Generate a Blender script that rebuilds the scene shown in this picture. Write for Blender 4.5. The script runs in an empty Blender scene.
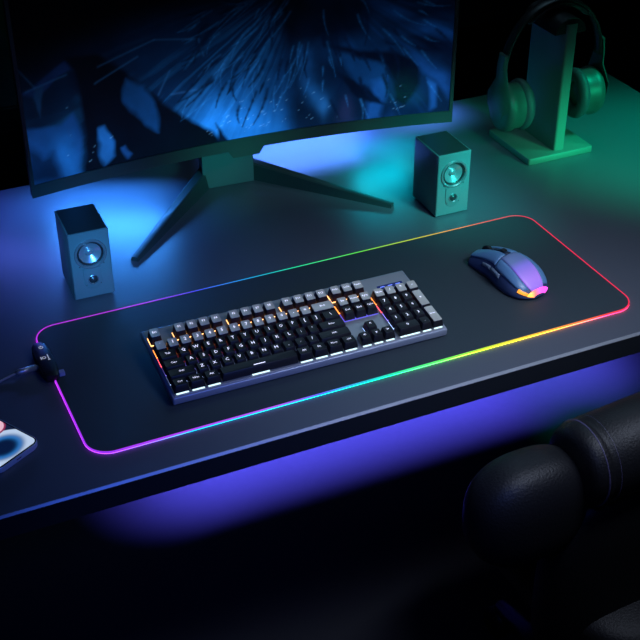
import bpy, bmesh, math, random
import numpy as np
from mathutils import Vector, Matrix, noise
R = math.radians
random.seed(4)
Z0 = 0.75                                   # height of the desk top
SC = bpy.context.scene
COL = SC.collection

# ------------------------------------------------------------------ camera
cd = bpy.data.cameras.new('camera'); cam = bpy.data.objects.new('camera', cd); COL.objects.link(cam)
cd.sensor_width = 36; cd.lens = 70.03; cd.clip_start = .05; cd.clip_end = 50
cam.location = (-0.62633, -1.31506, 0.97347 + Z0)
cam.rotation_euler = (0.979995, 0.001766, -0.428479)
SC.camera = cam

# ------------------------------------------------------------------ world, exposure
w = bpy.data.worlds.new('world'); SC.world = w; w.use_nodes = True
w.node_tree.nodes['Background'].inputs[0].default_value = (.02, .05, .10, 1)
w.node_tree.nodes['Background'].inputs[1].default_value = .05
SC.view_settings.view_transform = 'Standard'; SC.view_settings.look = 'None'
SC.view_settings.exposure = 0; SC.view_settings.gamma = 1; SC.view_settings.use_curve_mapping = False

# ------------------------------------------------------------------ lights
def area(name, loc, target, sx, sy, color, power, spread=180):
    l = bpy.data.lights.new(name, 'AREA'); l.shape = 'RECTANGLE'; l.size = sx; l.size_y = sy
    l.color = color; l.energy = power; l.spread = R(spread)
    o = bpy.data.objects.new(name, l); COL.objects.link(o)
    o.location = (loc[0], loc[1], loc[2] + Z0)
    d = Vector((target[0] - loc[0], target[1] - loc[1], target[2] - loc[2]))
    o.rotation_euler = d.to_track_quat('-Z', 'Y').to_euler()
    return o
def spot(name, loc, target, color, power, angle, blend=1.0, size=.08):
    l = bpy.data.lights.new(name, 'SPOT'); l.color = color; l.energy = power
    l.spot_size = R(angle); l.spot_blend = blend; l.shadow_soft_size = size
    o = bpy.data.objects.new(name, l); COL.objects.link(o)
    o.location = (loc[0], loc[1], loc[2] + Z0)
    d = Vector((target[0] - loc[0], target[1] - loc[1], target[2] - loc[2]))
    o.rotation_euler = d.to_track_quat('-Z', 'Y').to_euler()
    return o
# RGB strip behind the monitor
area('monitor_back_light_violet', (-.34, .51, .10), (-.37, .47, 0), .20, .03, (.10, .15, 1), .26)
area('monitor_back_light_azure', (-.18, .52, .09), (-.21, .45, 0), .18, .03, (.04, .28, 1), .75, 120)
area('monitor_back_light_indigo', (.18, .55, .08), (.18, .53, 0), .24, .03, (.09, .24, 1), 1.45, 100)
area('monitor_back_light_aqua', (.31, .47, .08), (.31, .43, 0), .10, .03, (.0, .60, .80), .24, 130)
area('desk_back_light_periwinkle', (.43, .57, .10), (.425, .55, 0), .12, .03, (.10, .32, 1), .26, 75)
# green lamps at the right, and unseen fill spots added per object
spot('green_lamp', (1.0, .05, .70), (.77, .25, 0), (.0, 1, .55), 42, 44)
spot('teal_speaker_fill', (.45, -.35, .45), (.31, .23, .04), (.02, .95, .78), 62, 22)  # unseen teal spot added for the right speaker's front
spot('green_front_lamp', (.80, -.35, .20), (.57, .30, .02), (.01, 1, .45), 45.0, 20)
spot('monitor_front_fill', (.05, -.6, .40), (-.01, .43, .06), (.05, .9, .75), 32, 13)  # fill added to brighten the stand column, source unseen
spot('blue_speaker_fill', (-.45, -.5, .40), (-.29, .2, .07), (.08, .42, 1), 60, 16)  # unseen blue fill added for the left speaker
spot('green_side_fill', (.12, -.45, .45), (.48, .36, .07), (.02, 1, .62), 16, 14)  # unseen fill, added to turn the left ear cup green
# dim cool ceiling panel, then unseen fills added for the desk front
area('ceiling_panel', (.60, .75, 1.4), (.05, 0, 0), .7, .5, (.40, .75, 1), .40, 70)
area('desk_front_fill', (.34, -.55, .72), (.20, -.16, 0), .6, .10, (.66, .76, 1), 1.0, 62)  # added overhead fill that brightens the desk front
area('blue_left_fill', (-.22, -.70, .40), (-.22, -.18, 0), .4, .1, (.04, .14, 1), .38, 80)  # added blue fill from the left front, no window there
# light bar fixed under the rear edge of the desk, washing the floor
area('under_desk_light', (.42, .565, -.055), (.42, .600, -.75), 1.1, .02, (.11, .10, 1), 13, 30)

# ------------------------------------------------------------------ materials
MATS = {}
def mat(name, color, rough=.5, metal=0, emit=None, es=0, spec=.5, bump=None, coat=0, trans=0):
    if name in MATS: return MATS[name]
    m = bpy.data.materials.new(name); m.use_nodes = True; nt = m.node_tree
    b = nt.nodes['Principled BSDF']
    b.inputs['Base Color'].default_value = (*color, 1); b.inputs['Roughness'].default_value = rough
    b.inputs['Metallic'].default_value = metal; b.inputs['Specular IOR Level'].default_value = spec
    b.inputs['Coat Weight'].default_value = coat; b.inputs['Transmission Weight'].default_value = trans
    if emit:
        b.inputs['Emission Color'].default_value = (*emit, 1); b.inputs['Emission Strength'].default_value = es
    tc = nt.nodes.new('ShaderNodeTexCoord'); n = nt.nodes.new('ShaderNodeTexNoise')
    sc_, st = bump or (60, .03)
    n.inputs['Scale'].default_value = sc_; n.inputs['Detail'].default_value = 3
    nt.links.new(tc.outputs['Object'], n.inputs['Vector'])
    bp = nt.nodes.new('ShaderNodeBump'); bp.inputs['Strength'].default_value = st; bp.inputs['Distance'].default_value = .001
    nt.links.new(n.outputs['Fac'], bp.inputs['Height']); nt.links.new(bp.outputs['Normal'], b.inputs['Normal'])
    mr = nt.nodes.new('ShaderNodeMapRange'); mr.inputs[3].default_value = max(0, rough - .04); mr.inputs[4].default_value = min(1, rough + .04)
    nt.links.new(n.outputs['Fac'], mr.inputs[0]); nt.links.new(mr.outputs[0], b.inputs['Roughness'])
    MATS[name] = m
    return m
def ramp_emit(name, axis, stops, strength, lo, hi, base=(.02, .02, .02)):
    """emission coloured along one object axis between lo and hi"""
    m = bpy.data.materials.new(name); m.use_nodes = True; nt = m.node_tree; b = nt.nodes['Principled BSDF']
    b.inputs['Base Color'].default_value = (*base, 1); b.inputs['Roughness'].default_value = .4
    tc = nt.nodes.new('ShaderNodeTexCoord'); sx = nt.nodes.new('ShaderNodeSeparateXYZ')
    nt.links.new(tc.outputs['Object'], sx.inputs[0])
    mr = nt.nodes.new('ShaderNodeMapRange'); mr.inputs[1].default_value = lo; mr.inputs[2].default_value = hi
    nt.links.new(sx.outputs[axis], mr.inputs[0])
    cr = nt.nodes.new('ShaderNodeValToRGB'); e = cr.color_ramp.elements
    while len(e) > 1: e.remove(e[-1])
    e[0].position = stops[0][0]; e[0].color = (*stops[0][1], 1)
    for p_, c_ in stops[1:]:
        q = e.new(p_); q.color = (*c_, 1)
    nt.links.new(mr.outputs[0], cr.inputs[0]); nt.links.new(cr.outputs[0], b.inputs['Emission Color'])
    b.inputs['Emission Strength'].default_value = strength
    MATS[name] = m
    return m

# ------------------------------------------------------------------ helpers
def finish(name, bm, m, parent=None, smooth=False, loc=None, rot=None, angle=None):
    me = bpy.data.meshes.new(name); bmesh.ops.recalc_face_normals(bm, faces=bm.faces[:])
    bm.to_mesh(me); bm.free()
    for x in (m if isinstance(m, (list, tuple)) else [m]): me.materials.append(x)
    o = bpy.data.objects.new(name, me); COL.objects.link(o)
    if smooth or angle:
        for f in me.polygons: f.use_smooth = True
        if angle: me.set_sharp_from_angle(angle=R(angle))
    if parent: o.parent = parent
    if loc: o.location = loc
    if rot: o.rotation_euler = rot
    return o
def thing(name, label, cat, loc=(0, 0, 0), rz=0, group=None, rx=0):
    o = bpy.data.objects.new(name, None); COL.objects.link(o); o.empty_display_size = .02
    o.location = loc; o.rotation_euler = (rx, 0, rz); tag(o, label, cat, group)
    return o
def tag(o, label, cat, group=None):
    o['label'] = label; o['category'] = cat
    if group: o['group'] = group
    return o
def struct(o): o['kind'] = 'structure'; return o
def box(bm, x0, x1, y0, y1, z0, z1, bev=0, seg=2):
    v = [bm.verts.new((x, y, z)) for z in (z0, z1) for y in (y0, y1) for x in (x0, x1)]
    fs = [bm.faces.new([v[i] for i in q]) for q in ((0, 2, 3, 1), (4, 5, 7, 6), (0, 1, 5, 4), (1, 3, 7, 5), (3, 2, 6, 7), (2, 0, 4, 6))]
    if bev:
        es = list({e for f in fs for e in f.edges})
        bmesh.ops.bevel(bm, geom=es, offset=bev, segments=seg, profile=.5, affect='EDGES')
    return bm
def prism(bm, pts, z0, z1, bev=0, seg=2, T=None):
    """outline pts (x, y) extruded from z0 to z1; T maps the local point"""
    T = T or (lambda p: p)
    a = [bm.verts.new(T((x, y, z0))) for x, y in pts]; b = [bm.verts.new(T((x, y, z1))) for x, y in pts]
    n = len(pts); fa = bm.faces.new(a[::-1]); fb = bm.faces.new(b)
    fs = [bm.faces.new((a[i], a[(i + 1) % n], b[(i + 1) % n], b[i])) for i in range(n)]
    if bev:
        bmesh.ops.bevel(bm, geom=list(set(fa.edges) | set(fb.edges)), offset=bev, segments=seg, profile=.5, affect='EDGES')
    return bm
def rrect(x0, x1, y0, y1, r, n=6):
    out = []
    for cx, cy, a0 in ((x1 - r, y1 - r, 0), (x0 + r, y1 - r, 90), (x0 + r, y0 + r, 180), (x1 - r, y0 + r, 270)):
        for i in range(n + 1):
            a = R(a0 + 90 * i / n); out.append((cx + r * math.cos(a), cy + r * math.sin(a)))
    return out
def lathe(bm, prof, n=32, T=None, cap=True):
    """prof: list of (radius, height) spun about local z"""
    T = T or (lambda p: p); rings = []
    for r, h in prof:
        rings.append([bm.verts.new(T((r * math.cos(2 * math.pi * i / n), r * math.sin(2 * math.pi * i / n), h))) for i in range(n)])
    for a, b in zip(rings, rings[1:]):
        for i in range(n): bm.faces.new((a[i], a[(i + 1) % n], b[(i + 1) % n], b[i]))
    if cap: bm.faces.new(rings[0][::-1]); bm.faces.new(rings[-1])
    return bm
def tube(bm, pts, rad, n=10, closed=False, cap=True):
    pts = [Vector(p) for p in pts]; N = len(pts); rings = []; up = Vector((0, 0, 1))
    for i, p in enumerate(pts):
        if closed: d = pts[(i + 1) % N] - pts[i - 1]
        else: d = pts[min(i + 1, N - 1)] - pts[max(i - 1, 0)]
        d.normalize()
        s = d.cross(up)
        if s.length < 1e-4: s = d.cross(Vector((1, 0, 0)))
        s.normalize(); t = s.cross(d)
        r = rad[i] if isinstance(rad, (list, tuple)) else rad
        if not isinstance(r, tuple): r = (r, r)
        rings.append([bm.verts.new(p + s * (r[0] * math.cos(2 * math.pi * k / n)) + t * (r[1] * math.sin(2 * math.pi * k / n))) for k in range(n)])
    pairs = list(zip(rings, rings[1:])) + ([(rings[-1], rings[0])] if closed else [])
    for a, b in pairs:
        for k in range(n): bm.faces.new((a[k], a[(k + 1) % n], b[(k + 1) % n], b[k]))
    if not closed and cap: bm.faces.new(rings[0][::-1]); bm.faces.new(rings[-1])
    return bm
def spline(pts, n=12):
    pts = [Vector(p) for p in pts]; P = [pts[0]] + pts + [pts[-1]]; out = []
    for i in range(1, len(P) - 2):
        for k in range(n):
            t = k / n; a, b, c, d = P[i - 1:i + 3]
            out.append(.5 * ((2 * b) + (c - a) * t + (2 * a - 5 * b + 4 * c - d) * t * t + (3 * b - a - 3 * c + d) * t ** 3))
    out.append(pts[-1]); return out
_txt = {}
def text_mesh(s, size):
    k = (s, size)
    if k in _txt: return _txt[k]
    c = bpy.data.curves.new('text', 'FONT'); c.body = s; c.size = size; c.align_x = 'CENTER'; c.align_y = 'CENTER'; c.resolution_u = 1
    o = bpy.data.objects.new('text', c); COL.objects.link(o)
    bpy.context.view_layer.update()
    me = bpy.data.meshes.new_from_object(o.evaluated_get(bpy.context.evaluated_depsgraph_get()))
    bpy.data.objects.remove(o); bpy.data.curves.remove(c); _txt[k] = me
    return me

# ------------------------------------------------------------------ common materials
M_desk = mat('desk_laminate', (.080, .090, .115), .38, bump=(900, .05))
M_edge = mat('desk_edge', (.022, .024, .030), .35)
M_floor = mat('dark_floor', (.020, .020, .026), .9)
M_wall = mat('dark_wall', (.05, .07, .08), .8)
M_black = mat('black_plastic', (.012, .013, .016), .38)
M_graph = mat('graphite_metal', (.05, .065, .07), .38, metal=.3)
M_bezel = mat('monitor_shell', (.035, .055, .055), .42)

# ------------------------------------------------------------------ room
bm = bmesh.new(); box(bm, -3, 4, -2.6, 2.5, -.05, 0); struct(finish('floor', bm, M_floor))
bm = bmesh.new(); box(bm, -3, 4, 2.4, 2.5, 0, 2.8); struct(finish('wall_back', bm, M_wall))
bm = bmesh.new(); box(bm, -3.1, -3, -2.6, 2.5, 0, 2.8); struct(finish('wall_left', bm, M_wall))
bm = bmesh.new(); box(bm, 4, 4.1, -2.6, 2.5, 0, 2.8); struct(finish('wall_right', bm, M_wall))
bm = bmesh.new(); box(bm, -3, 4, 2.385, 2.4, 0, .10, .003); struct(finish('baseboard_back', bm, M_black))

# ------------------------------------------------------------------ desk
desk = thing('desk', 'wide matte dark grey desk with a highlight painted along its chamfered front edge', 'desk', (0, .185, 0))
bm = bmesh.new(); box(bm, -.90, .864, -.392, .397, Z0 - .035, Z0, .0035, 3)
top = finish('desktop', bm, M_desk, desk)
for sx in (-.84, .80):
    bm = bmesh.new(); prism(bm, [(.345, Z0 - .035), (.392, Z0 - .035), (.60, .02), (.545, .02)], sx - .03, sx + .03, T=lambda p: (p[2], p[0], p[1])); lg = finish('leg', bm, M_black, desk)
    bm = bmesh.new(); box(bm, sx - .035, sx + .035, .42, 1.0, 0, .022, .004); finish('foot', bm, M_black, lg)
    bm = bmesh.new(); box(bm, sx - .02, sx + .02, -.30, .360, Z0 - .07, Z0 - .035, .002); finish('bracket', bm, M_black, desk)

bm = bmesh.new(); box(bm, -.15, .82, .370, .392, Z0 - .050, Z0 - .035, .002); lbar = finish('light_bar', bm, M_black, desk)
bm = bmesh.new(); box(bm, -.14, .81, .375, .387, Z0 - .053, Z0 - .050); finish('diffuser', bm, mat('violet_diffuser', (.1, .1, .3), .4, emit=(.2, .15, 1), es=1), lbar)
bm = bmesh.new(); box(bm, -.897, .861, -.3928, -.3905, Z0 - .0345, Z0 - .0042); finish('edge_band', bm, mat('edge_band', (.010, .013, .018), .5), desk)
bm = bmesh.new(); prism(bm, [(-.3932, Z0 - .0038), (-.3932, Z0 - .0030), (-.3908, Z0 - .0004), (-.3900, Z0 - .0004), (-.3900, Z0 - .0038)], -.897, .861, T=lambda p: (p[2], p[0], p[1])); o_ = finish('edge_highlight', bm, mat('edge_highlight', (.30, .32, .36), .35, metal=.3), desk); o_['label'] = 'thin pale strip painted as the chamfer highlight'  # pale strip puts the chamfer's highlight into the colour

# ------------------------------------------------------------------ mouse pad
pad = thing('mouse_pad', 'large dark desk mat with a rainbow glowing rim under the keyboard and mouse', 'mouse pad', (0, -.004, Z0))
M_pad = mat('pad_cloth', (.026, .040, .050), .62, bump=(2500, .25))
bm = bmesh.new(); prism(bm, rrect(-.3985, .3985, -.1485, .1485, .030, 10), .0002, .0034, .0006, 1); finish('mat_surface', bm, M_pad, pad)
# the rim: colours follow the length of the light tube, different at the back and the front
RIMB = [(0, (.55, .03, .85)), (.20, (.50, .03, .9)), (.30, (.06, .06, 1)), (.40, (.0, .35, .85)), (.50, (0, .8, .35)), (.63, (.12, .85, .05)),
        (.74, (.6, .75, .0)), (.82, (.95, .35, .0)), (.90, (.95, .04, .02)), (1, (.85, .01, .08))]
RIMF = [(0, (.35, .03, .95)), (.12, (.45, .04, .95)), (.30, (.45, .10, .95)), (.38, (.10, .12, 1)), (.46, (.0, .55, .75)), (.52, (0, .85, .35)), (.60, (.10, .9, .10)),
        (.67, (.45, .85, .02)), (.75, (.95, .65, .02)), (.84, (.95, .28, .03)), (.93, (.95, .04, .03)), (1, (.9, .01, .08))]
GLOWF = [(0, (.20, .02, .45)), (.10, (.12, .06, .45)), (.16, (.0, .20, .35)), (.40, (.0, .35, .38)), (.50, (0, .55, .25)), (.60, (.10, .8, .10)),
        (.67, (.45, .9, .02)), (.75, (.95, .75, .02)), (.84, (.95, .30, .05)), (.93, (.9, .05, .2)), (1, (.9, .01, .08))]
def two_ramp(name, A, B, strength):
    m = ramp_emit(name, 0, A, strength, -.4, .4); nt = m.node_tree
    cr = [n for n in nt.nodes if n.type == 'VALTORGB'][0]; b = nt.nodes['Principled BSDF']
    mr = [n for n in nt.nodes if n.type == 'MAP_RANGE'][0]; sx = [n for n in nt.nodes if n.type == 'SEPXYZ'][0]
    c2 = nt.nodes.new('ShaderNodeValToRGB'); e = c2.color_ramp.elements
    while len(e) > 1: e.remove(e[-1])
    e[0].position = B[0][0]; e[0].color = (*B[0][1], 1)
    for p_, c_ in B[1:]: e.new(p_).color = (*c_, 1)
    nt.links.new(mr.outputs[0], c2.inputs[0])
    my = nt.nodes.new('ShaderNodeMapRange'); my.inputs[1].default_value = -.12; my.inputs[2].default_value = .12
    nt.links.new(sx.outputs[1], my.inputs[0])
    mx = nt.nodes.new('ShaderNodeMix'); mx.data_type = 'RGBA'
    nt.links.new(my.outputs[0], mx.inputs[0]); nt.links.new(c2.outputs[0], mx.inputs[6]); nt.links.new(cr.outputs[0], mx.inputs[7])
    nt.links.new(mx.outputs[2], b.inputs['Emission Color'])
    return m
M_rim = two_ramp('rim_light', RIMB, RIMF, 1.0)
M_halo = two_ramp('rim_halo', [(p_, tuple(.6 * q for q in c_)) for p_, c_ in RIMB], GLOWF, 6.5)
ring = [(x, y, .0030) for x, y in rrect(-.3995, .3995, -.1495, .1495, .031, 14)]
bm = bmesh.new(); tube(bm, ring, .0010, 8, closed=True); finish('light_tube', bm, M_rim, pad, smooth=True)
ring2 = [(x, y, .0010) for x, y in rrect(-.4000, .4000, -.1500, .1500, .032, 14)]  # second strip, added to glow as the halo around the rim
bm = bmesh.new(); tube(bm, ring2, .00045, 6, closed=True); finish('halo_strip', bm, M_halo, pad, smooth=True)
# controller box on the left edge
M_ctrl = mat('controller_plastic', (.010, .010, .014), .35)
M_mark = mat('white_marking', (.7, .7, .72), .5, emit=(.8, .8, .9), es=.35)
bm = bmesh.new()
prism(bm, [(-.008, -.040), (.006, -.043), (.0105, -.030), (.0115, -.022), (.0115, .024), (.009, .034), (.004, .042), (-.006, .042), (-.0105, .034), (-.0115, .022), (-.0115, -.026)], 0, .0115, .0022, 2)
ct = finish('controller', bm, M_ctrl, pad, loc=(-.4015, .063, .0003), angle=35)
bm = bmesh.new(); lathe(bm, [(.0021, 0), (.0030, 0), (.0030, .0004), (.0021, .0004), (.0021, 0)], 20, T=lambda p: (p[0] + .001, p[1] + .027, p[2] + .0114), cap=False)
box(bm, .0005, .0015, .0275, .0312, .0114, .0119); finish('power_symbol', bm, M_mark, ct)
bm = bmesh.new(); lathe(bm, [(.0019, 0), (.0028, 0), (.0028, .0004), (.0019, .0004), (.0019, 0)], 20, T=lambda p: (p[0] - .001, p[1] + .002, p[2] + .0114), cap=False)
box(bm, -.0055, -.0042, -.001, .005, .0114, .0118); box(bm, .0040, .0052, -.004, .008, .0114, .0118); box(bm, .0030, .0062, -.005, -.004, .0114, .0118)
finish('light_symbol', bm, M_mark, ct)
bm = bmesh.new(); box(bm, .009, .017, -.037, -.029, .001, .009, .001)
finish('light_clip', bm, mat('clear_clip', (.35, .35, .6), .15), ct)
bm = bmesh.new(); tube(bm, [(-.0095, -.006, .0052), (-.014, -.006, .0052), (-.014, -.006, .0052), (-.038, -.0075, .0052), (-.040, -.0077, .0050), (-.042, -.0079, .0048)], [.0030, .0030, .0042, .0042, .0034, .0024], 12)
finish('cable_plug', bm, mat('plug_metal', (.5, .5, .52), .3, metal=.6), ct, smooth=True)
bm = bmesh.new(); tube(bm, spline([(-.042, -.0079, .0048), (-.055, -.010, .003), (-.075, -.017, .0018), (-.11, -.031, .0018), (-.17, -.04, .0018), (-.26, -.02, .0018)]), .0016, 8)
finish('cable', bm, mat('cable_sleeve', (.35, .35, .38), .45), ct, smooth=True)

# ------------------------------------------------------------------ keyboard
kb = thing('keyboard', 'full size mechanical keyboard with glowing legends and orange to blue backlight on the mat', 'keyboard',
           (-.2778, -.1010, Z0 + .0046), R(-1.0), rx=R(6.8))
U = .01712; V = .0184; KW, KD, KH = .3925, .1400, .0120
M_kbody = mat('keyboard_aluminium', (.32, .36, .44), .36, metal=.3)
M_cap = mat('keycap_black', (.008, .008, .012), .46)
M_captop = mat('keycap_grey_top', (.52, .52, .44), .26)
M_leg = mat('legend_glow', (.8, .8, .9), .4, emit=(.75, .75, 1), es=1.25)
bm = bmesh.new(); box(bm, 0, KW, 0, KD, 0, KH, .0022, 3); finish('case', bm, M_kbody, kb, angle=40)
bm = bmesh.new(); box(bm, .003, KW - .003, .003, KD - .003, KH, KH + .0008, .0003, 1)
finish('top_plate', bm, mat('plate_grey', (.30, .31, .33), .40, metal=.35), kb)
M_back = [mat('key_light_row_%d' % k, (.02, .02, .02), .4, emit=c_, es=e_) for k, (c_, e_) in enumerate([((.65, .92, 1), 1.5), ((.35, .5, 1), 3.0), ((.25, .2, 1), 3.2), ((.85, .08, .12), 3.0), ((1, .24, .04), 4.0), ((1, .45, .15), 4.0)])]
rowy = [.0052 + V * (i + .5) for i in range(5)] + [.0052 + V * 5.5 + .0065]    # bottom row first
X0 = (KW - 22.5 * U) / 2
rowh = [.0102, .0102, .0104, .0110, .0125, .0135]
tilt = [-.5, 0, .4, .9, 1.8, 2.0]                                               # top face rises to the back, in mm
rows = [
    [('Ctrl', 1.25), ('Win', 1.25), ('Alt', 1.25), ('', 6.25), ('Alt', 1.25), ('Fn', 1.25), ('Menu', 1.25), ('Ctrl', 1.25), None, ('<', 1), ('v', 1), ('>', 1), None, ('0', 2), ('.', 1), ('Enter', 1, 2)],
    [('Shift', 2.25)] + [(c, 1) for c in 'ZXCVBNM,./'] + [('Shift', 2.75), None, 1, ('^', 1), 1, None, ('1', 1), ('2', 1), ('3', 1)],
    [('Caps', 1.75)] + [(c, 1) for c in "ASDFGHJKL;'"] + [('Enter', 2.25), None, 3, None, ('4', 1), ('5', 1), ('6', 1), ('+', 1, 2)],
    [('Tab', 1.5)] + [(c, 1) for c in 'QWERTYUIOP[]'] + [('\\', 1.5), None, ('Del', 1), ('End', 1), ('PgDn', 1), None, ('7', 1), ('8', 1), ('9', 1)],
    [(c, 1) for c in '`1234567890-='] + [('Back', 2), None, ('Ins', 1), ('Home', 1), ('PgUp', 1), None, ('Num', 1), ('/', 1), ('*', 1), ('-', 1)],
    [('Esc', 1), 1, ('F1', 1), ('F2', 1), ('F3', 1), ('F4', 1), .5, ('F5', 1), ('F6', 1), ('F7', 1), ('F8', 1), .5, ('F9', 1), ('F10', 1), ('F11', 1), ('F12', 1), None, ('PrtSc', 1), ('ScrLk', 1), ('Pause', 1)],
]
M_nav = mat('key_light_navigation', (.02, .02, .02), .4, emit=(.16, .14, 1), es=1.0)
capmesh = {}
def cap_mesh(wu, du, r, grey):
    k = (wu, du, r, grey)
    if k in capmesh: return capmesh[k]
    W = wu * U - .0011; D = du * V - .0011; tw = W - .0042; td = D - .0042; h = rowh[r]; tl = tilt[r] * .001
    bm = bmesh.new()
    lo = [bm.verts.new((x, y, 0)) for x, y in rrect(-W / 2, W / 2, -D / 2, D / 2, .0010, 2)]
    mid = [bm.verts.new((x, y, .0016)) for x, y in rrect(-W / 2 + .0001, W / 2 - .0001, -D / 2 + .0001, D / 2 - .0001, .0010, 2)]
    def ringat(a, b, rr, z, off=.0006):
        return [bm.verts.new((x, y + off, z + tl * (y / (td / 2)) * .5)) for x, y in rrect(-a / 2, a / 2, -b / 2, b / 2, rr, 2)]
    r1 = ringat(tw + .0010, td + .0010, .0016, h - .0006); r2 = ringat(tw, td, .0014, h); r3 = ringat(tw - .003, td - .003, .0010, h - .0003); r4 = ringat(tw * .3, td * .3, .0008, h - .0006)
    rr = [lo, mid, r1, r2, r3, r4]; n = len(lo)
    for j, (a, b) in enumerate(zip(rr, rr[1:])):
        for i in range(n):
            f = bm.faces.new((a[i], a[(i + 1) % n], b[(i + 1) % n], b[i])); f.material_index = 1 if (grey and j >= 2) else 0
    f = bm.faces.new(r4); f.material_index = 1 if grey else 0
    bm.faces.new(lo[::-1])
    bmesh.ops.recalc_face_normals(bm, faces=bm.faces[:])
    me = bpy.data.meshes.new('keycap'); bm.to_mesh(me); bm.free()
    me.materials.append(M_cap); me.materials.append(M_captop)
    for f in me.polygons: f.use_smooth = True
    me.set_sharp_from_angle(angle=R(50))
    capmesh[k] = me; return me
ZC = KH + .0026
for r, row in enumerate(rows):
    x = X0; y = rowy[r]
    for it in row:
        if it is None: x += .25 * U; continue
        if not isinstance(it, tuple): x += it * U; continue
        s, wu = it[0], it[1]; du = it[2] if len(it) > 2 else 1
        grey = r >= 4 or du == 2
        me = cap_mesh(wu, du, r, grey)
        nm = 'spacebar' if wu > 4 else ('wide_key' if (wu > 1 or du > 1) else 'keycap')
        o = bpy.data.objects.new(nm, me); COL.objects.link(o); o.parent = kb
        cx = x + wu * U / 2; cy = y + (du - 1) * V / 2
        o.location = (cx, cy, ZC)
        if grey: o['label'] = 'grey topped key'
        if s:
            tm = text_mesh(s, .0072 if len(s) == 1 else (.0048 if len(s) < 4 else .0040))
            if not tm.materials: tm.materials.append(M_leg)
            t = bpy.data.objects.new('legend', tm); COL.objects.link(t); t.parent = o
            t.location = (0, .0012, rowh[r] + .0001); t.rotation_euler = (math.atan2(tilt[r] * .0005, (U - .0053) / 2) , 0, 0)
        else:
            lb_ = bmesh.new(); box(lb_, -.008, .008, -.0030, -.0018, 0, .0002); lo_ = finish('legend', lb_, M_leg, o, loc=(0, 0, rowh[r] - .0003))
        bd = bmesh.new(); box(bd, -.012 if wu > 4 else ((.0011, .0003)[r > 2] if r else .0028) - wu * U / 2, (.012 if wu > 4 else wu * U / 2 - (.0001 if r else .0022)), -V * .5 + (.0007 if r else -.0004), (du - .5) * V - .0007, 0, .0005)
        finish('key_light', bd, M_nav if s in ('Del', 'End', 'PgDn') else M_back[r], o, loc=(x + wu * U / 2 - cx, y - cy, KH + .0008 - ZC))
        x += wu * U
# status window on the right of the top plate
bm = bmesh.new(); box(bm, X0 + 19.6 * U, X0 + 21.9 * U, rowy[5] - .0045, rowy[5] + .0035, KH + .0006, KH + .0014, .0003, 1)
sw = finish('status_window', bm, mat('status_glass', (.01, .015, .05), .15, emit=(.01, .02, .12), es=1), kb)
bm = bmesh.new()
for i in range(3): box(bm, X0 + (19.85 + .7 * i) * U, X0 + (20.25 + .7 * i) * U, rowy[5] - .0012, rowy[5] + .0002, KH + .0014, KH + .0016)
finish('status_light', bm, mat('status_blue', (.1, .1, .5), .4, emit=(.15, .25, 1), es=1.2), sw)
for fx in (.03, KW - .03):                                                        # feet
    bm = bmesh.new(); box(bm, fx - .012, fx + .012, KD - .028, KD - .012, -.0118, .0005, .001); finish('foot', bm, M_black, kb)
    bm = bmesh.new(); box(bm, fx - .012, fx + .012, .004, .014, -.0012, .0005, .0003); finish('rubber_pad', bm, M_black, kb)

# ------------------------------------------------------------------ mouse
ms = thing('computer_mouse', 'dark blue computer mouse with a pink and orange glowing tail on the mat', 'mouse', (.2700, -.0140, Z0 + .0035), R(11))
ML, MW = .134, .069
def m_half(t, side):      # t 0 front .. 1 back
    base = (.86 + .14 * math.cos((t - .72) * math.pi * 1.5)) if t < .72 else 1
    waist = 1 - .10 * math.exp(-((t - .38) / .16) ** 2)
    endf = (1 - max(0, (.06 - t) / .06) ** 2 * .35) * math.sqrt(max(0, 1 - (max(0, t - .70) / .305) ** 2.6))
    return MW / 2 * base * waist * endf
def m_top(t):
    a = .017 + .0235 * math.sin(math.pi * min(1, (t * .92 + .02)) ** .95) ** 1.1
    if t > .62: a *= math.sqrt(max(0, 1 - ((t - .62) / .40) ** 2.4))
    if t < .05: a *= .72 + .28 * (t / .05) ** .5
    return max(a, .006)
def m_pt(t, a, inset=0):  # a: angle 0 (right, low) .. pi (left, low)
    hw = m_half(t, 0) - inset; h = m_top(t) - inset; c, s = math.cos(a), math.sin(a); e = .72
    x = math.copysign(abs(c) ** e, c) * hw * (1 + .05 * (1 - s))
    z = .0025 + (h - .0025) * abs(s) ** .8
    return (x, ML / 2 - t * ML, z)
def m_patch(t0, t1, a0, a1, nt_, na, off, thick):
    bm = bmesh.new(); A = []; B = []
    for i in range(nt_ + 1):
        t = t0 + (t1 - t0) * i / nt_; ra = []; rb = []
        for j in range(na + 1):
            a = R(a0 + (a1 - a0) * j / na); edge = 0 if i in (0, nt_) or j in (0, na) else 1
            ra.append(bm.verts.new(m_pt(t, a, -off * (edge * .8 + .2)))); rb.append(bm.verts.new(m_pt(t, a, thick)))
        A.append(ra); B.append(rb)
    for i in range(nt_):
        for j in range(na):
            bm.faces.new((A[i][j], A[i + 1][j], A[i + 1][j + 1], A[i][j + 1])); bm.faces.new((B[i][j], B[i][j + 1], B[i + 1][j + 1], B[i + 1][j]))
    for j in range(na):
        for i in (0, nt_): bm.faces.new((A[i][j], A[i][j + 1], B[i][j + 1], B[i][j]))
    for i in range(nt_):
        for j in (0, na): bm.faces.new((A[i][j], A[i + 1][j], B[i + 1][j], B[i][j]))
    return bm
M_mb = mat('mouse_shell', (.11, .25, .46), .36)
M_md = mat('mouse_grip', (.04, .07, .18), .5)
bm = bmesh.new(); NT, NA = 40, 28; rings = []
for i in range(NT + 1):
    t = i / NT * .995; rings.append([bm.verts.new(m_pt(t, math.pi * j / NA, .0012)) for j in range(NA + 1)] )
for a, b in zip(rings, rings[1:]):
    for j in range(NA): bm.faces.new((a[j], b[j], b[j + 1], a[j + 1]))
    bm.faces.new((a[0], a[NA], b[NA], b[0]))
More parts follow.
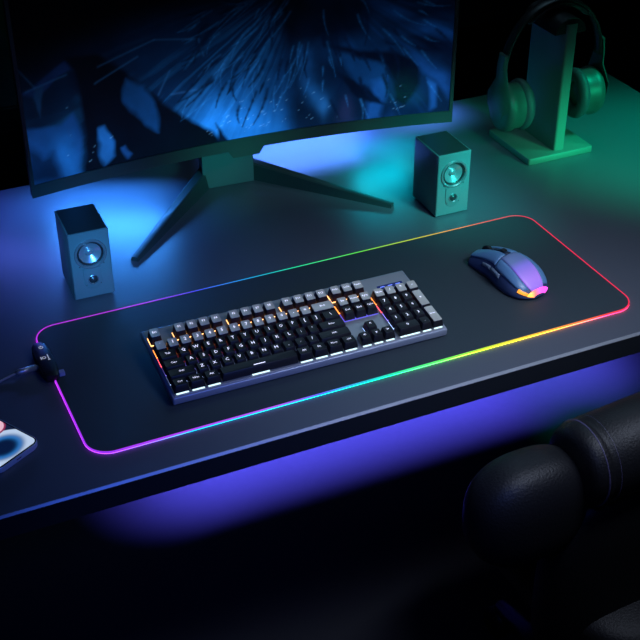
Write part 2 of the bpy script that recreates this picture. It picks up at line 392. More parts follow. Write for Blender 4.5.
bm.faces.new(rings[0]); bm.faces.new(rings[-1][::-1])
finish('body', bm, M_md, ms, smooth=True)
bm = bmesh.new(); prism(bm, rrect(-.026, .026, -.052, .052, .018, 5), 0, .003); finish('glide_pad', bm, M_black, ms)
finish('left_button', m_patch(.00, .47, 95, 140, 20, 8, .0009, .001), M_mb, ms, smooth=True)
finish('right_button', m_patch(.00, .47, 40, 85, 20, 8, .0009, .001), M_mb, ms, smooth=True)
finish('centre_strip', m_patch(.22, .47, 86, 94, 12, 3, .0006, .001), mat('mouse_centre', (.02, .03, .06), .4), ms, smooth=True)
# palm rest: blue shell whose middle is lit violet from inside
M_palm = ramp_emit('palm_glow', 1, [(0, (.35, .08, .9)), (.22, (.42, .10, .85)), (.48, (.16, .05, .60)), (.62, (.03, .03, .16)), (1, (0, 0, 0))], .75, -ML / 2, .012, base=(.14, .22, .36))
finish('palm_panel', m_patch(.48, .955, 68, 114, 24, 12, .0010, .001), M_palm, ms, smooth=True)
finish('left_shell', m_patch(.48, .93, 115, 146, 20, 5, .0009, .001), M_mb, ms, smooth=True)
finish('right_shell', m_patch(.48, .93, 34, 67, 20, 5, .0009, .001), M_mb, ms, smooth=True)
finish('side_button', m_patch(.27, .41, 150, 160, 8, 4, .0018, .001), mat('mouse_side_button', (.16, .22, .30), .3), ms, smooth=True)
finish('side_button', m_patch(.42, .60, 150, 161, 8, 4, .0018, .001), MATS['mouse_side_button'], ms, smooth=True)
bm = bmesh.new(); lathe(bm, [(.007, -.0035), (.0105, -.0028), (.011, 0), (.0105, .0028), (.007, .0035)], 24, T=lambda p: (p[2], p[0] + .046, p[1] + .0225))
finish('scroll_wheel', bm, M_black, ms, smooth=True)
bm = bmesh.new(); box(bm, -.004, .004, .010, .018, .0402, .0425, .001); finish('sensitivity_button', bm, M_black, ms)
M_tail = ramp_emit('tail_light', 0, [(0, (1, .30, .03)), (.30, (1, .42, .06)), (.42, (1, .12, .12)), (.60, (.95, .06, .50)), (1, (.75, .06, .85))], 2.6, -.035, .030)
bm = m_patch(.958, .992, 20, 160, 4, 24, .0014, .001); finish('tail_light', bm, M_tail, ms, smooth=True)
finish('tail_light', m_patch(.87, .957, 138, 158, 8, 4, .0012, .001), mat('tail_light_orange', (.3, .1, 0), .4, emit=(1, .36, .04), es=1.3), ms, smooth=True)

# ------------------------------------------------------------------ monitor
mo = thing('curved_monitor', 'wide curved monitor on a V shaped stand showing dark blue smoky artwork', 'monitor', (.0085, .326, Z0), R(-2.15))
HW = .3467; SAG = .036; ZB, ZT = .100, .470
def mc(x): return SAG * (1 - (x / HW) ** 2)
def curved(bm, x0, x1, z0, z1, y0, y1, n=48):
    P = []
    for i in range(n + 1):
        x = x0 + (x1 - x0) * i / n; P.append([bm.verts.new((x, mc(x) + y, z)) for y, z in ((y0, z0), (y0, z1), (y1, z1), (y1, z0))])
    for a, b in zip(P, P[1:]):
        for k in range(4): bm.faces.new((a[k], a[(k + 1) % 4], b[(k + 1) % 4], b[k]))
    bm.faces.new(P[0]); bm.faces.new(P[-1][::-1]); return bm
bm = bmesh.new(); curved(bm, -HW, HW, ZB, ZT, .003, .016); finish('housing', bm, M_bezel, mo, angle=40)
bm = bmesh.new(); curved(bm, -HW, HW, ZB, ZB + .0195, 0, .003); finish('bottom_bezel', bm, M_bezel, mo, angle=40)
bm = bmesh.new(); curved(bm, -HW, HW, ZT - .006, ZT, 0, .003); finish('top_bezel', bm, M_bezel, mo, angle=40)
for s in (-1, 1):
    bm = bmesh.new(); a, b = sorted((s * HW, s * (HW - .0055))); curved(bm, a, b, ZB + .0195, ZT - .006, 0, .003, 2); finish('side_bezel', bm, M_bezel, mo, angle=40)
bm = bmesh.new(); curved(bm, -.20, .20, ZB + .06, ZT - .05, .016, .045, 20); finish('back_cover', bm, M_bezel, mo, angle=40)
bm = bmesh.new(); prism(bm, [(-.031, 0), (.031, 0), (.022, -.014), (-.022, -.014)], 0, .012, T=lambda p: (p[0], SAG + p[2] + .001, ZB + .001 + p[1]))
finish('control_nub', bm, M_bezel, mo)
# screen: a curved sheet, its picture of dark shapes and blue smoke painted per vertex
NX, NZ = 420, 210
u, v = np.meshgrid(np.linspace(0, 1, NX), np.linspace(0, 1, NZ), indexing='xy')
def vnoise(x, y, seed):
    rs = np.random.RandomState(seed); G = rs.rand(64, 64); xi = np.floor(x).astype(int); yi = np.floor(y).astype(int)
    fx = x - xi; fy = y - yi; fx = fx * fx * (3 - 2 * fx); fy = fy * fy * (3 - 2 * fy)
    g = lambda a, b: G[b % 64, a % 64]
    return (g(xi, yi) * (1 - fx) + g(xi + 1, yi) * fx) * (1 - fy) + (g(xi, yi + 1) * (1 - fx) + g(xi + 1, yi + 1) * fx) * fy
def fbm(x, y, seed, o=4): return sum(vnoise(x * 2 ** k, y * 2 ** k, seed + k) / 2 ** k for k in range(o)) / 1.9
A = v * .5                                  # the sheet is about twice as wide as tall
wx = u + (fbm(u * 9, A * 9, 1) - .5) * .05; wy = v + (fbm(u * 9, A * 9, 7) - .5) * .09
def blob(cx, cy, rx, ry, ang=0, p=2.0):
    dx = (wx - cx); dy = (wy - cy) * .5; c, s = math.cos(R(ang)), math.sin(R(ang))
    a = (dx * c + dy * s) / rx; b = (-dx * s + dy * c) / (ry * .5)
    return np.exp(-(a * a + b * b) ** (p / 2))
def poly(pts, soft=.006):                   # soft filled polygon
    inside = np.zeros_like(u, bool); dist = np.full_like(u, 9.)
    n = len(pts); X = wx * 1.0; Y = wy * .5
    for i in range(n):
        x1, y1 = pts[i][0], pts[i][1] * .5; x2, y2 = pts[(i + 1) % n][0], pts[(i + 1) % n][1] * .5
        cond = ((y1 > Y) != (y2 > Y)) & (X < (x2 - x1) * (Y - y1) / (y2 - y1 + 1e-12) + x1); inside ^= cond
        t = np.clip(((X - x1) * (x2 - x1) + (Y - y1) * (y2 - y1)) / ((x2 - x1) ** 2 + (y2 - y1) ** 2 + 1e-12), 0, 1)
        dist = np.minimum(dist, np.hypot(X - x1 - t * (x2 - x1), Y - y1 - t * (y2 - y1)))
    return np.clip(.5 + np.where(inside, dist, -dist) / (2 * soft), 0, 1)
DEEP = np.array([.0006, .004, .018]); MID = np.array([.002, .035, .15]); BRI = np.array([.01, .20, .80])
img = np.zeros((NZ, NX, 3)) + DEEP
def add(mask, colr, k=1.): 
    global img; img = img + mask[..., None] * np.array(colr) * k
def over(mask, colr, k=1.):
    global img; m_ = (mask * k)[..., None]; img = img * (1 - m_) + np.array(colr) * m_
add(blob(.42, .30, .26, .42), MID, .55); add(blob(.62, .35, .30, .40), MID, .35)
add(blob(.90, .20, .16, .40), MID, .40)
# fan of hair-like strokes sweeping from the upper middle to the lower left
cx, cy = .66, .74; ux, uy = u + (wx - u) * .25, v + (wy - v) * .25; ang = np.arctan2((uy - cy) * .5, ux - cx); rad = np.hypot((wy - cy) * .5, wx - cx)
fan = fbm(ang * 38, rad * 5.5, 21, 5); fan = np.clip((fan - .46) * 4.0, 0, 1)
fm = np.clip((-np.cos(ang + .95) * -1 - .55) * 3, 0, 1) * 0 + np.exp(-((ang + 2.35) / .42) ** 2) * np.clip((rad - .05) * 6, 0, 1)
add(fan * fm, [.008, .085, .26], .55); over(np.clip(1 - fan * 3, 0, 1) * fm, [.001, .010, .045], .6)
add(blob(.47, .03, .09, .16), BRI, .75); add(blob(.40, .10, .05, .22, -50), BRI, .65); add(blob(.53, .02, .06, .10), BRI, .45)
fan2 = fbm(ang * 14 + 5, rad * 2.0, 31, 4); fan2 = np.clip((fan2 - .45) * 3.5, 0, 1)
fm2 = np.exp(-((ang + .65) / .55) ** 2) * np.clip((rad - .06) * 5, 0, 1)
add(fan2 * fm2, [.004, .045, .22], .8)
# left: blue sky patches behind dark curved fangs
over(poly([(-.02, .27), (.07, .24), (.10, .26), (.118, .15), (.112, -.02), (-.02, -.02)]), [.004, .045, .22], 1)
add(blob(.085, .06, .03, .14, 20), BRI, .35)
over(poly([(-.02, .2), (.02, .10), (.045, .11), (.06, .0), (-.02, -.02)], .012), [.0006, .006, .03], .85)
over(poly([(-.02, .52), (.09, .47), (.11, .28), (-.02, .28)], .01), [.001, .012, .05], .8)
over(poly([(-.01, .44), (.10, .50), (.10, .455), (.02, .40)], .004), [.006, .03, .16], .9)
over(poly([(.012, .44), (.022, .31), (.035, .43)], .003), [.008, .05, .18], .8)
over(poly([(.10, .52), (.17, .50), (.26, .36), (.33, .22), (.40, .10), (.44, .0), (.42, -.05), (.12, -.05), (.125, .10), (.12, .3)], .006), [.0004, .003, .012], 1)
over(poly([(.235, .37), (.27, .34), (.295, .24), (.287, .12), (.262, .17), (.225, .30)], .006), [.004, .055, .24], .95)
over(poly([(.153, .18), (.172, .19), (.183, .12), (.178, .04), (.158, .01), (.148, .07)], .005), [.008, .10, .42], 1)
over(poly([(.197, .07), (.21, .075), (.214, .02), (.20, .0)], .004), [.006, .06, .28], .9)
over(poly([(.425, .11), (.433, .06), (.455, -.02), (.415, -.02)], .004), [.0006, .008, .04], 1)
# middle: a dark upright shape with soft lit patches
over(poly([(.59, .62), (.64, .48), (.68, .38), (.735, .28), (.79, .12), (.86, .04), (.84, -.03), (.60, -.03), (.62, .2), (.60, .4)], .016), [.0006, .008, .035], .88)
add(blob(.655, .33, .022, .10), [.004, .04, .16], 1.0); add(blob(.675, .17, .020, .09, 20), [.006, .07, .25], .9)
add(blob(.685, .09, .012, .05), [.01, .09, .3], .9); add(blob(.74, .04, .02, .07), [.02, .03, .12], .5)
over(poly([(.55, .72), (.66, .62), (.80, .60), (.78, .44), (.72, .42), (.64, .40), (.58, .50)], .02), [.0004, .003, .014], .85)
# right: lit folds, black hooked wing
over(poly([(.73, .33), (.78, .31), (.83, .26), (.83, .12), (.80, .15), (.765, .17)], .008), [.003, .045, .19], .95)
over(poly([(.80, .18), (.835, .19), (.835, -.02), (.795, -.02)], .008), [.006, .075, .34], .95)
over(poly([(.70, .40), (.80, .32), (.87, .31), (.92, .24), (.92, .14), (.89, .04), (.865, .07), (.85, .18), (.83, .25), (.76, .31)], .006), [.0005, .004, .02], 1)
over(poly([(.72, .24), (.78, .16), (.84, .05), (.80, .07), (.75, .14)], .004), [.0005, .004, .02], .95)
over(poly([(.90, .30), (1.0, .18), (1.0, .06), (.96, .16), (.93, .20)], .008), [.005, .06, .28], .85)
over(poly([(.94, .17), (.965, .13), (.968, .03), (.952, .02)], .006), [.007, .09, .40], .9)
over(poly([(.90, .40), (1.02, .34), (1.02, .26), (.95, .30)], .01), [.0005, .004, .022], .9)
over(poly([(.84, .46), (.95, .56), (1.02, .62), (1.02, .48), (.93, .44)], .02), [.0005, .004, .02], .7)
# thin pale lines and sparks
def line(x1, y1, x2, y2, wd, colr, k):
    t = np.clip(((u - x1) * (x2 - x1) + (v - y1) * (y2 - y1) * .25) / ((x2 - x1) ** 2 + (y2 - y1) ** 2 * .25), 0, 1)
    d = np.hypot(u - x1 - t * (x2 - x1), (v - y1 - t * (y2 - y1)) * .5); add(np.exp(-(d / wd) ** 2), colr, k)
for l in ((.17, .46, .30, .53), (.30, .53, .40, .50), (.40, .50, .41, .42), (.01, .42, .10, .455), (.0, .52, .03, .43), (.16, .39, .26, .47), (.30, .28, .33, .38), (.33, .27, .39, .27)):
    line(*l, .0022, [.01, .05, .15], .8)
rs = np.random.RandomState(8)
for k in range(150):                        # tapered brush strokes, pale and dark, sweeping down and outwards
    side = k % 3 != 0
    x_, y_ = (rs.uniform(.38, .66), rs.uniform(.15, .75)) if side else (rs.uniform(.68, .98), rs.uniform(.10, .6))
    a_ = (math.atan2(y_ - .80, (x_ - .68) * 2) + rs.randn() * .12); ln_ = rs.uniform(.02, .09); bend = rs.randn() * .5; dark = rs.rand() < .45; px_, py_ = x_, y_
    for q in range(4):
        qx, qy = px_ + ln_ / 4 * math.cos(a_), py_ + ln_ / 2 * math.sin(a_); a_ += bend / 4
        if dark:
            t = np.clip(((u - px_) * (qx - px_) + (v - py_) * (qy - py_) * .25) / ((qx - px_) ** 2 + (qy - py_) ** 2 * .25), 0, 1)
            over(np.exp(-(np.hypot(u - px_ - t * (qx - px_), (v - py_ - t * (qy - py_)) * .5) / (.0045 - q * .0008)) ** 2), [.0008, .008, .04], .7)
        else: line(px_, py_, qx, qy, .0026 - q * .0005, [.008, .075, .24], .5)
        px_, py_ = qx, qy
rs = np.random.RandomState(3)
for k in range(70):
    sx_ = rs.choice([.44, .50, .56, .62, .09, .165, .88, .70], p=[.2, .2, .2, .1, .08, .07, .1, .05]) + rs.randn() * .02; sy_ = abs(rs.randn()) * .08 + .03
    ln = rs.rand() * .007; line(sx_, sy_, sx_ + ln, sy_ + ln * .8, .0010, [.10, .30, .60], .5)
img *= (.55 + .75 * fbm(u * 22, A * 22, 50))[..., None]
fade = np.clip(1.15 - (v - .10) * 1.9 - np.clip(.25 - u, 0, 1) * .6 * (v > .3), .015, 1.1) ** 1.5
img = np.clip(img * fade[..., None] * .80, 0, 1)
verts = []; XL, XR, ZL, ZH = -HW + .0055, HW - .0055, ZB + .0195, ZT - .006
for j in range(NZ):
    for i in range(NX):
        x = XL + (XR - XL) * i / (NX - 1); verts.append((x, mc(x) + .0024, ZL + (ZH - ZL) * j / (NZ - 1)))
faces = [(j * NX + i, j * NX + i + 1, (j + 1) * NX + i + 1, (j + 1) * NX + i) for j in range(NZ - 1) for i in range(NX - 1)]
me = bpy.data.meshes.new('screen'); me.from_pydata(verts, [], faces)
ca = me.color_attributes.new('picture', 'FLOAT_COLOR', 'POINT')
ca.data.foreach_set('color', np.concatenate([img, np.ones((NZ, NX, 1))], -1).astype(np.float32).ravel())
m = bpy.data.materials.new('screen_picture'); m.use_nodes = True; nt = m.node_tree; b = nt.nodes['Principled BSDF']
b.inputs['Base Color'].default_value = (.004, .004, .005, 1); b.inputs['Roughness'].default_value = .3; b.inputs['Specular IOR Level'].default_value = .15
at = nt.nodes.new('ShaderNodeAttribute'); at.attribute_name = 'picture'; nt.links.new(at.outputs['Color'], b.inputs['Emission Color']); b.inputs['Emission Strength'].default_value = 1.0
me.materials.append(m); me.polygons.foreach_set('use_smooth', [True] * len(faces))
so = bpy.data.objects.new('screen', me); COL.objects.link(so); so.parent = mo
# stand
M_st = mat('stand_metal', (.09, .12, .13), .55)
st = bpy.data.objects.new('stand', None); COL.objects.link(st); st.parent = mo
bm = bmesh.new(); prism(bm, [(-.052, .112), (.036, .110), (.044, .160), (-.044, .160)], 0, .30, .002, 2); finish('stand_column', bm, M_st, st, angle=40)
def leg(x0, y0, x1, y1, name='stand_leg'):
    bm = bmesh.new(); d = Vector((x1 - x0, y1 - y0, 0)); d.normalize(); s = Vector((-d.y, d.x, 0)); n = 12; rr = []
    L = math.hypot(x1 - x0, y1 - y0)
    for i in range(n + 1):
        t = i / n; p_ = Vector((x0, y0, 0)) + d * (L * t); hh = .030 * (1 - t) + .007 * t; w0 = .014 * (1 - t) + .006 * t
        sec = [(-w0, .0), (w0, .0), (w0 * .75, hh * .92), (w0 * .5, hh), (-w0 * .5, hh), (-w0 * .75, hh * .92)]
        rr.append([bm.verts.new(p_ + s * a + Vector((0, 0, b_))) for a, b_ in sec])
    for a, b_ in zip(rr, rr[1:]):
        for k in range(6): bm.faces.new((a[k], a[(k + 1) % 6], b_[(k + 1) % 6], b_[k]))
    bm.faces.new(rr[0][::-1]); bm.faces.new(rr[-1]); return finish(name, bm, mat('stand_leg', (.025, .04, .045), .5), st, angle=30)
leg(-.040, .135, -.2190, -.066); leg(.036, .135, .2125, -.062)

# ------------------------------------------------------------------ speakers
M_spk = mat('speaker_cabinet', (.09, .145, .16), .36)
M_sptop = mat('speaker_black_top', (.02, .024, .026), .3)
M_ring = mat('driver_ring', (.28, .32, .36), .25, metal=.7)
M_cone = mat('driver_cone', (.30, .34, .38), .25, metal=.6)
def make_speaker(label, x, y, rz):
    t = thing('desktop_speaker', label, 'speaker', (x, y, Z0), rz, 'pair of small desktop speakers')
    W, D, H = .058, .080, .109
    bm = bmesh.new(); box(bm, -W / 2, W / 2, .0085, D, .0025, H, .0018, 3); finish('cabinet', bm, M_spk, t, angle=40)
    bm = bmesh.new(); n = 48; cz = .0735; hole = []; outer = []                      # front baffle with the round woofer opening
    for i in range(n):
        a = 2 * math.pi * i / n; c_, s_ = math.cos(a), math.sin(a); hole.append((.0192 * c_, cz + .0192 * s_))
        k_ = min((W / 2) / max(abs(c_), 1e-6), ((H - cz) if s_ > 0 else (cz - .0025)) / max(abs(s_), 1e-6)); outer.append((k_ * c_, cz + k_ * s_))
    for cxn, czn in ((W / 2, H), (-W / 2, H), (-W / 2, .0025), (W / 2, .0025)):
        j_ = min(range(n), key=lambda q: (outer[q][0] - cxn) ** 2 + (outer[q][1] - czn) ** 2); outer[j_] = (cxn, czn)
    L = [[bm.verts.new((x_, y_, z_)) for x_, z_ in pts_] for pts_, y_ in ((hole, .0085), (hole, 0), ([(x_ * .965, (z_ - .0558) * .982 + .0558) for x_, z_ in outer], 0), (outer, .0012), (outer, .0088))]
    for a_, b_ in zip(L, L[1:]):
        for k in range(n): bm.faces.new((a_[k], a_[(k + 1) % n], b_[(k + 1) % n], b_[k]))
    finish('baffle', bm, M_spk, t, angle=25)
    bm = bmesh.new(); box(bm, -W / 2 + .0022, W / 2 - .0022, .0030, D - .0022, H - .0005, H + .0003); finish('top_panel', bm, M_sptop, t)
    F = lambda cz: (lambda p: (p[0], -p[2], p[1] + cz))
    bm = bmesh.new(); lathe(bm, [(.0190, -.002), (.0236, -.001), (.0236, .0012), (.0226, .0022), (.0208, .0022), (.0196, .0010), (.0190, -.002)], 40, T=F(.0735), cap=False); finish('woofer_ring', bm, M_ring, t, angle=30)
    bm = bmesh.new(); lathe(bm, [(.0192, -.0020), (.0186, -.0006), (.0176, .0000), (.0166, -.0008), (.0160, -.0022)], 40, T=F(.0735), cap=False); finish('surround', bm, M_black, t, smooth=True)
    bm = bmesh.new(); lathe(bm, [(.0163, -.0020), (.0110, -.0045), (.0062, -.0072), (.0060, -.0066), (.0050, -.0048), (.0030, -.0037), (.0002, -.0033)], 40, T=F(.0735), cap=False); finish('woofer_cone', bm, M_cone, t, angle=35)
    bm = bmesh.new(); pts = []
    for i in range(13): a = R(180 + 180 * i / 12); pts.append((.0135 * math.cos(a), .0300 + .0135 * math.sin(a)))
    pts += [(.0135, .0515), (.008, .0508), (0, .0505), (-.008, .0508), (-.0135, .0515)]
    prism(bm, pts, -.001, .0012, .0005, 2, T=lambda p: (p[0], -p[2], p[1])); finish('tweeter_plate', bm, M_spk, t, angle=40)
    bm = bmesh.new(); lathe(bm, [(.0060, .001), (.0078, .001), (.0078, .0020), (.0070, .0024), (.0060, .0014)], 28, T=F(.0320), cap=False); finish('tweeter_ring', bm, M_ring, t, angle=30)
    bm = bmesh.new(); lathe(bm, [(.0062, .0012), (.0045, .0014), (.0030, .0030), (.0004, .0038)], 24, T=F(.0320)); finish('tweeter_dome', bm, mat('tweeter_dome', (.02, .025, .03), .25), t, smooth=True)
    for sx, sz in ((-.0105, .0245), (.0105, .0245), (-.0175, .0560), (.0175, .0560)):
        bm = bmesh.new(); lathe(bm, [(.0008, .0008), (.0008, .0016)], 8, T=lambda p: (p[0] + sx, -p[2], p[1] + sz)); finish('screw', bm, M_black, t)
    for sx in (-.02, .02):
        for sy in (.012, .068):
            bm = bmesh.new(); lathe(bm, [(.005, 0), (.005, .003)], 12, T=lambda p: (p[0] + sx, p[1] + sy, p[2])); finish('rubber_foot', bm, M_black, t)
    return t
make_speaker('small speaker left of the monitor, lit blue', -.2950, .1935, R(-1.5))
make_speaker('small speaker right of the monitor, lit teal', .2925, .1930, R(-.5))

# ------------------------------------------------------------------ headphone stand
hs = thing('headphone_stand', 'upright slab headphone stand on a flat square base, lit green', 'headphone stand', (.5635, .3550, Z0))
M_hs = mat('stand_green_grey', (.10, .15, .14), .45)
bm = bmesh.new(); prism(bm, rrect(-.0655, .0655, -.0670, .0670, .004, 4), 0, .012, .0015, 2); finish('base', bm, M_hs, hs, angle=40)
bm = bmesh.new(); prism(bm, rrect(-.0080, .0130, -.0560, .0500, .004, 4), .012, .238); finish('post', bm, M_hs, hs, angle=40)
bm = bmesh.new()
pts = [(.026 * math.cos(R(a)) * 1.15 + .0025, .222 + .026 * math.sin(R(a))) for a in range(0, 181, 12)]
prism(bm, pts, -.052, .046, .001, 1, T=lambda p: (p[0], p[2], p[1])); finish('top_rest', bm, M_black, hs, angle=40)

# ------------------------------------------------------------------ headphones
hp = thing('headphones', 'over ear headphones hanging on the slab stand', 'headphones', (.5665, .3500, Z0))
M_hp = mat('headphone_shell', (.035, .065, .06), .42); M_cu = mat('ear_cushion', (.05, .05, .065), .55, bump=(500, .2)); M_hb = mat('headphone_frame', (.015, .015, .018), .4)
def arch(a, rx=.0955, cz=.155, rz=.110): return Vector((rx * math.cos(a), 0, cz + rz * math.sin(a)))
bm = bmesh.new(); tube(bm, [arch(R(a)) for a in range(0, 181, 6)], [(.011, .0035)] * 31, 12); finish('headband', bm, M_hb, hp, smooth=True)
bm = bmesh.new(); tube(bm, [arch(R(a), .0895, .155, .1035) for a in range(50, 131, 5)], [(.012, .004)] * 17, 12); finish('headband_padding', bm, M_cu, hp, smooth=True)
for s in (-1, 1):
    T = lambda p: Vector((s * (.060 + p[2]), p[0], .088 + p[1] * 1.12))
    bm = bmesh.new(); lathe(bm, [(.020, 0), (.036, 0), (.036, .016), (.0385, .022), (.0385, .030), (.036, .036), (.030, .0395), (.010, .041), (.001, .041)], 40, T=T)
    sh = finish('ear_cup', bm, M_hp, hp, angle=45)
    bm = bmesh.new(); lathe(bm, [(.017, .0405), (.019, .0412), (.019, .0424), (.017, .0430), (.001, .0430)], 32, T=T); finish('cup_button', bm, M_hp, sh, angle=40)
    bm = bmesh.new()
    circ = [T((.031 * math.cos(2 * math.pi * i / 36), .031 * math.sin(2 * math.pi * i / 36), -.006)) for i in range(36)]
    rings = []
    for i in range(36):
        c0 = 2 * math.pi * i / 36; rr_ = []
        for k in range(12):
            q = 2 * math.pi * k / 12; r_ = .0300 + .0105 * math.cos(q); rr_.append(bm.verts.new(T((r_ * math.cos(c0), r_ * math.sin(c0), -.004 + .0105 * math.sin(q)))))
        rings.append(rr_)
    for i in range(36):
        for k in range(12): bm.faces.new((rings[i][k], rings[(i + 1) % 36][k], rings[(i + 1) % 36][(k + 1) % 12], rings[i][(k + 1) % 12]))
    finish('ear_cushion', bm, M_cu, hp, smooth=True)
    # yoke: broad arm running from the cup up into the band
    bm = bmesh.new(); rr = []
    for z_, wd in ((.088, .030), (.110, .032), (.125, .026), (.140, .0175), (.160, .0140), (.185, .0120)):
        xo = s * (.0935 + .009 * math.exp(-((z_ - .10) / .03) ** 2)); 
        if z_ > .15: xo = s * (.0975 - (z_ - .15) * .08)
        rr.append([bm.verts.new((xo + s * a, b_, z_)) for a, b_ in ((0, -wd), (.005, -wd * .8), (.007, 0), (.005, wd * .8), (0, wd))])
    for a, b_ in zip(rr, rr[1:]):
        for k in range(5): bm.faces.new((a[k], a[(k + 1) % 5], b_[(k + 1) % 5], b_[k]))
    bm.faces.new(rr[0][::-1]); bm.faces.new(rr[-1]); finish('yoke', bm, M_hp, hp, angle=50)

# ------------------------------------------------------------------ phone
ph = thing('smartphone', 'silver edged phone with a pale blue picture lying on the desk corner', 'phone', (-.4480 , -.1020, Z0), R(30))
PW, PH_ = .072, .147
bm = bmesh.new(); prism(bm, rrect(-PW, 0, 0, PH_, .0105, 8), .0003, .0080, .0016, 3); finish('frame', bm, mat('phone_frame', (.65, .72, .85), .25, metal=.3), ph, angle=40)
bm = bmesh.new(); prism(bm, rrect(-PW + .0010, -.0010, .0010, PH_ - .0010, .0096, 8), .0078, .0083, .0003, 1); finish('glass_border', bm, mat('phone_black', (.01, .01, .015), .12), ph)
N = 90; verts = []; cols = []; outline = []
bmx = bmesh.new(); lay = bmx.verts.layers.float_color.new('picture'); grid = {}
x0, x1, y0, y1, rc = -PW + .0028, -.0028, .0028, PH_ - .0028, .0080
def inr(x, y):
    dx = max(x0 + rc - x, x - (x1 - rc), 0); dy = max(y0 + rc - y, y - (y1 - rc), 0)
    d = math.hypot(dx, dy)
    if d > rc: return (x - (dx * (1 if x > (x0 + x1) / 2 else -1)) * (1 - rc / d), y - (dy * (1 if y > (y0 + y1) / 2 else -1)) * (1 - rc / d))
    return (x, y)
def sm(a, b, t): t = min(1, max(0, (t - a) / (b - a))); return t * t * (3 - 2 * t)
def mixc(a, b, t): return tuple(p_ * (1 - t) + q_ * t for p_, q_ in zip(a, b))
def picture(x, y):
    c = (.006, .014, .05)                                      # dark ground
    d = math.hypot(x + .038, y - .012)                         # big pale disc, its blue core off centre
    k = math.hypot((x + .036) / 1.05, (y - .026) / .85)
    disc = mixc((.002, .010, .05), (.52, .66, .90), sm(.017, .031, k)); disc = mixc(disc, (.02, .20, .62), .75 * math.exp(-((k - .0205) / .0045) ** 2))
    c = mixc(disc, c, sm(.0448, .0456, d))
    e = math.hypot(x + .0185, y - .0685); c = mixc((.30, .03, .10), c, sm(.0165, .0180, math.hypot(x + .0185, y - .067)))
    return mixc((.85, .52, .66), c, sm(.0158, .0164, e))
for j in range(2 * N + 1):
    for i in range(N + 1):
        x, y = inr(x0 + (x1 - x0) * i / N, y0 + (y1 - y0) * j / (2 * N)); vv = bmx.verts.new((x, y, .0085)); vv[lay] = (*picture(x, y), 1); grid[i, j] = vv
for j in range(2 * N):
    for i in range(N): bmx.faces.new((grid[i, j], grid[i + 1, j], grid[i + 1, j + 1], grid[i, j + 1]))
m = bpy.data.materials.new('phone_picture'); m.use_nodes = True; nt = m.node_tree; b = nt.nodes['Principled BSDF']; b.inputs['Base Color'].default_value = (.01, .01, .01, 1); b.inputs['Roughness'].default_value = .2
at = nt.nodes.new('ShaderNodeAttribute'); at.attribute_name = 'picture'; nt.links.new(at.outputs['Color'], b.inputs['Emission Color']); b.inputs['Emission Strength'].default_value = .9
finish('screen', bmx, m, ph)
bm = bmesh.new(); box(bm, -.040, -.032, -.0002, .001, .0032, .0050, .0004, 1); finish('charging_port', bm, M_black, ph)
bm = bmesh.new(); box(bm, -.0002, .0009, .090, .104, .003, .0055, .0004, 1); finish('side_key', bm, MATS['phone_frame'], ph)

# ------------------------------------------------------------------ chair in the foreground
ch = thing('gaming_chair', 'black leather padded chair at the near side of the desk', 'chair', (.32, -.32, 0), 0)
M_le = mat('black_leather', (.009, .009, .011), .50, spec=.35, bump=(350, .6)); M_seam = mat('seam_thread', (.07, .06, .13), .5)
W = lambda x, y, z: Vector((x - .32, y + .32, z + Z0))
def capsule(name, p0, p1, prof, n=40, flat=1.0, m_=None):
    """padded roll from p0 to p1; prof gives (position, radius)"""
    bm = bmesh.new(); a = W(*p0); b_ = W(*p1); d = (b_ - a); L = d.length; d.normalize()
    s = d.cross(Vector((0, 0, 1))).normalized(); t = s.cross(d); rings = []
    for pos, r in prof:
        c = a + d * pos * (L if pos <= 1 else 1)
        rings.append([bm.verts.new(c + s * (r * math.cos(2 * math.pi * k / n)) + t * (r * flat * math.sin(2 * math.pi * k / n))) for k in range(n)])
    for p_, q_ in zip(rings, rings[1:]):
        for k in range(n): bm.faces.new((p_[k], p_[(k + 1) % n], q_[(k + 1) % n], q_[k]))
    bm.faces.new(rings[0][::-1]); bm.faces.new(rings[-1]); return finish(name, bm, m_ or M_le, ch, smooth=True)
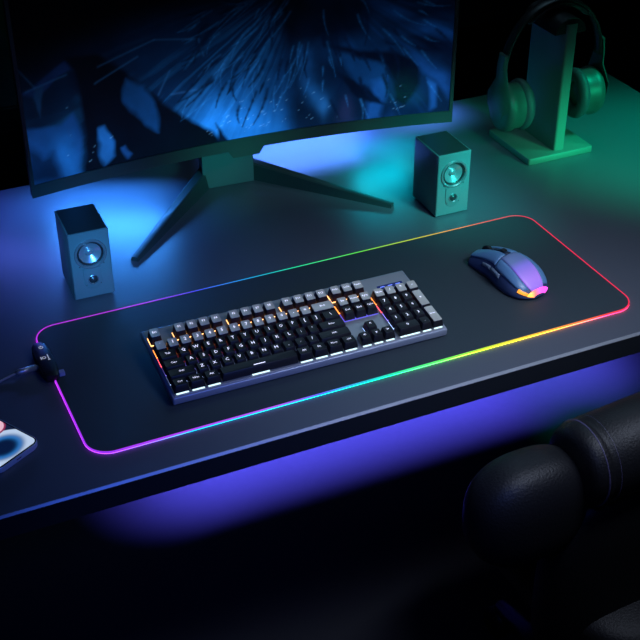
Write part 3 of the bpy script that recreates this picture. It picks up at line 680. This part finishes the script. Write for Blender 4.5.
# headrest roll with a stitched end, on a backrest with padded shoulders
capsule('headrest_roll', (.128, -.390, -.018), (.50, -.372, -.012), [(0, .004), (0, .036), (.006, .046), (.022, .051), (.045, .0540), (.068, .0545), (.076, .0525), (.084, .0552), (.3, .057), (.7, .057), (.93, .049), (.985, .040), (1, .01)])
for q in (.050, .096):
    capsule('seam_stitch', (.128 + .372 * q, -.390 + .018 * q, -.018), (.128 + .372 * (q + .005), -.390 + .018 * q, -.018), [(0, .0535), (.5, .0562), (1, .0535)], m_=M_seam)
def pad_shape(name, c, r, rz=0, e=.8):
    bm = bmesh.new(); n1, n2 = 24, 36; rr = []; sgn = lambda q: math.copysign(abs(q) ** e, q)
    for i in range(1, n1):
        th = math.pi * i / n1
        rr.append([bm.verts.new(W(*c) + Matrix.Rotation(R(rz), 3, 'Z') @ Vector((r[0] * sgn(math.sin(th)) * sgn(math.cos(2 * math.pi * k / n2)), r[1] * sgn(math.sin(th)) * sgn(math.sin(2 * math.pi * k / n2)), r[2] * sgn(math.cos(th))))) for k in range(n2)])
    for a, b_ in zip(rr, rr[1:]):
        for k in range(n2): bm.faces.new((a[k], a[(k + 1) % n2], b_[(k + 1) % n2], b_[k]))
    bm.faces.new(rr[0]); bm.faces.new(rr[-1][::-1]); return finish(name, bm, M_le, ch, smooth=True)
pad_shape('shoulder_pad', (.075, -.382, -.066), (.082, .050, .076), 2)
pad_shape('shoulder_pad', (.565, -.360, -.066), (.082, .050, .076), 2)
pad_shape('backrest', (.32, -.385, -.22), (.21, .045, .17), 2, .5)
pad_shape('seat', (.34, -.30, -.30), (.20, .20, .05), 2, .5)
bm = bmesh.new(); lathe(bm, [(.028, .08), (.028, .41)], 20); finish('gas_lift', bm, M_black, ch, smooth=True)
for k in range(5):
    a = R(72 * k + 20); c_, s_ = math.cos(a), math.sin(a)
    bm = bmesh.new(); tube(bm, [(0, 0, .09), (c_ * .15, s_ * .15, .085), (c_ * .29, s_ * .29, .065)], [.026, .02, .014], 10); lg = finish('leg', bm, M_black, ch, smooth=True)
    bm = bmesh.new(); lathe(bm, [(.012, -.018), (.028, -.014), (.028, .014), (.012, .018)], 16, T=lambda p: (c_ * .29 - s_ * p[2], s_ * .29 + c_ * p[2], p[1] + .028 ) if False else (c_ * .29 + p[0] * c_ - s_ * p[2], s_ * .29 + p[0] * s_ + c_ * p[2], p[1] + .028)); finish('caster', bm, M_black, lg, smooth=True)
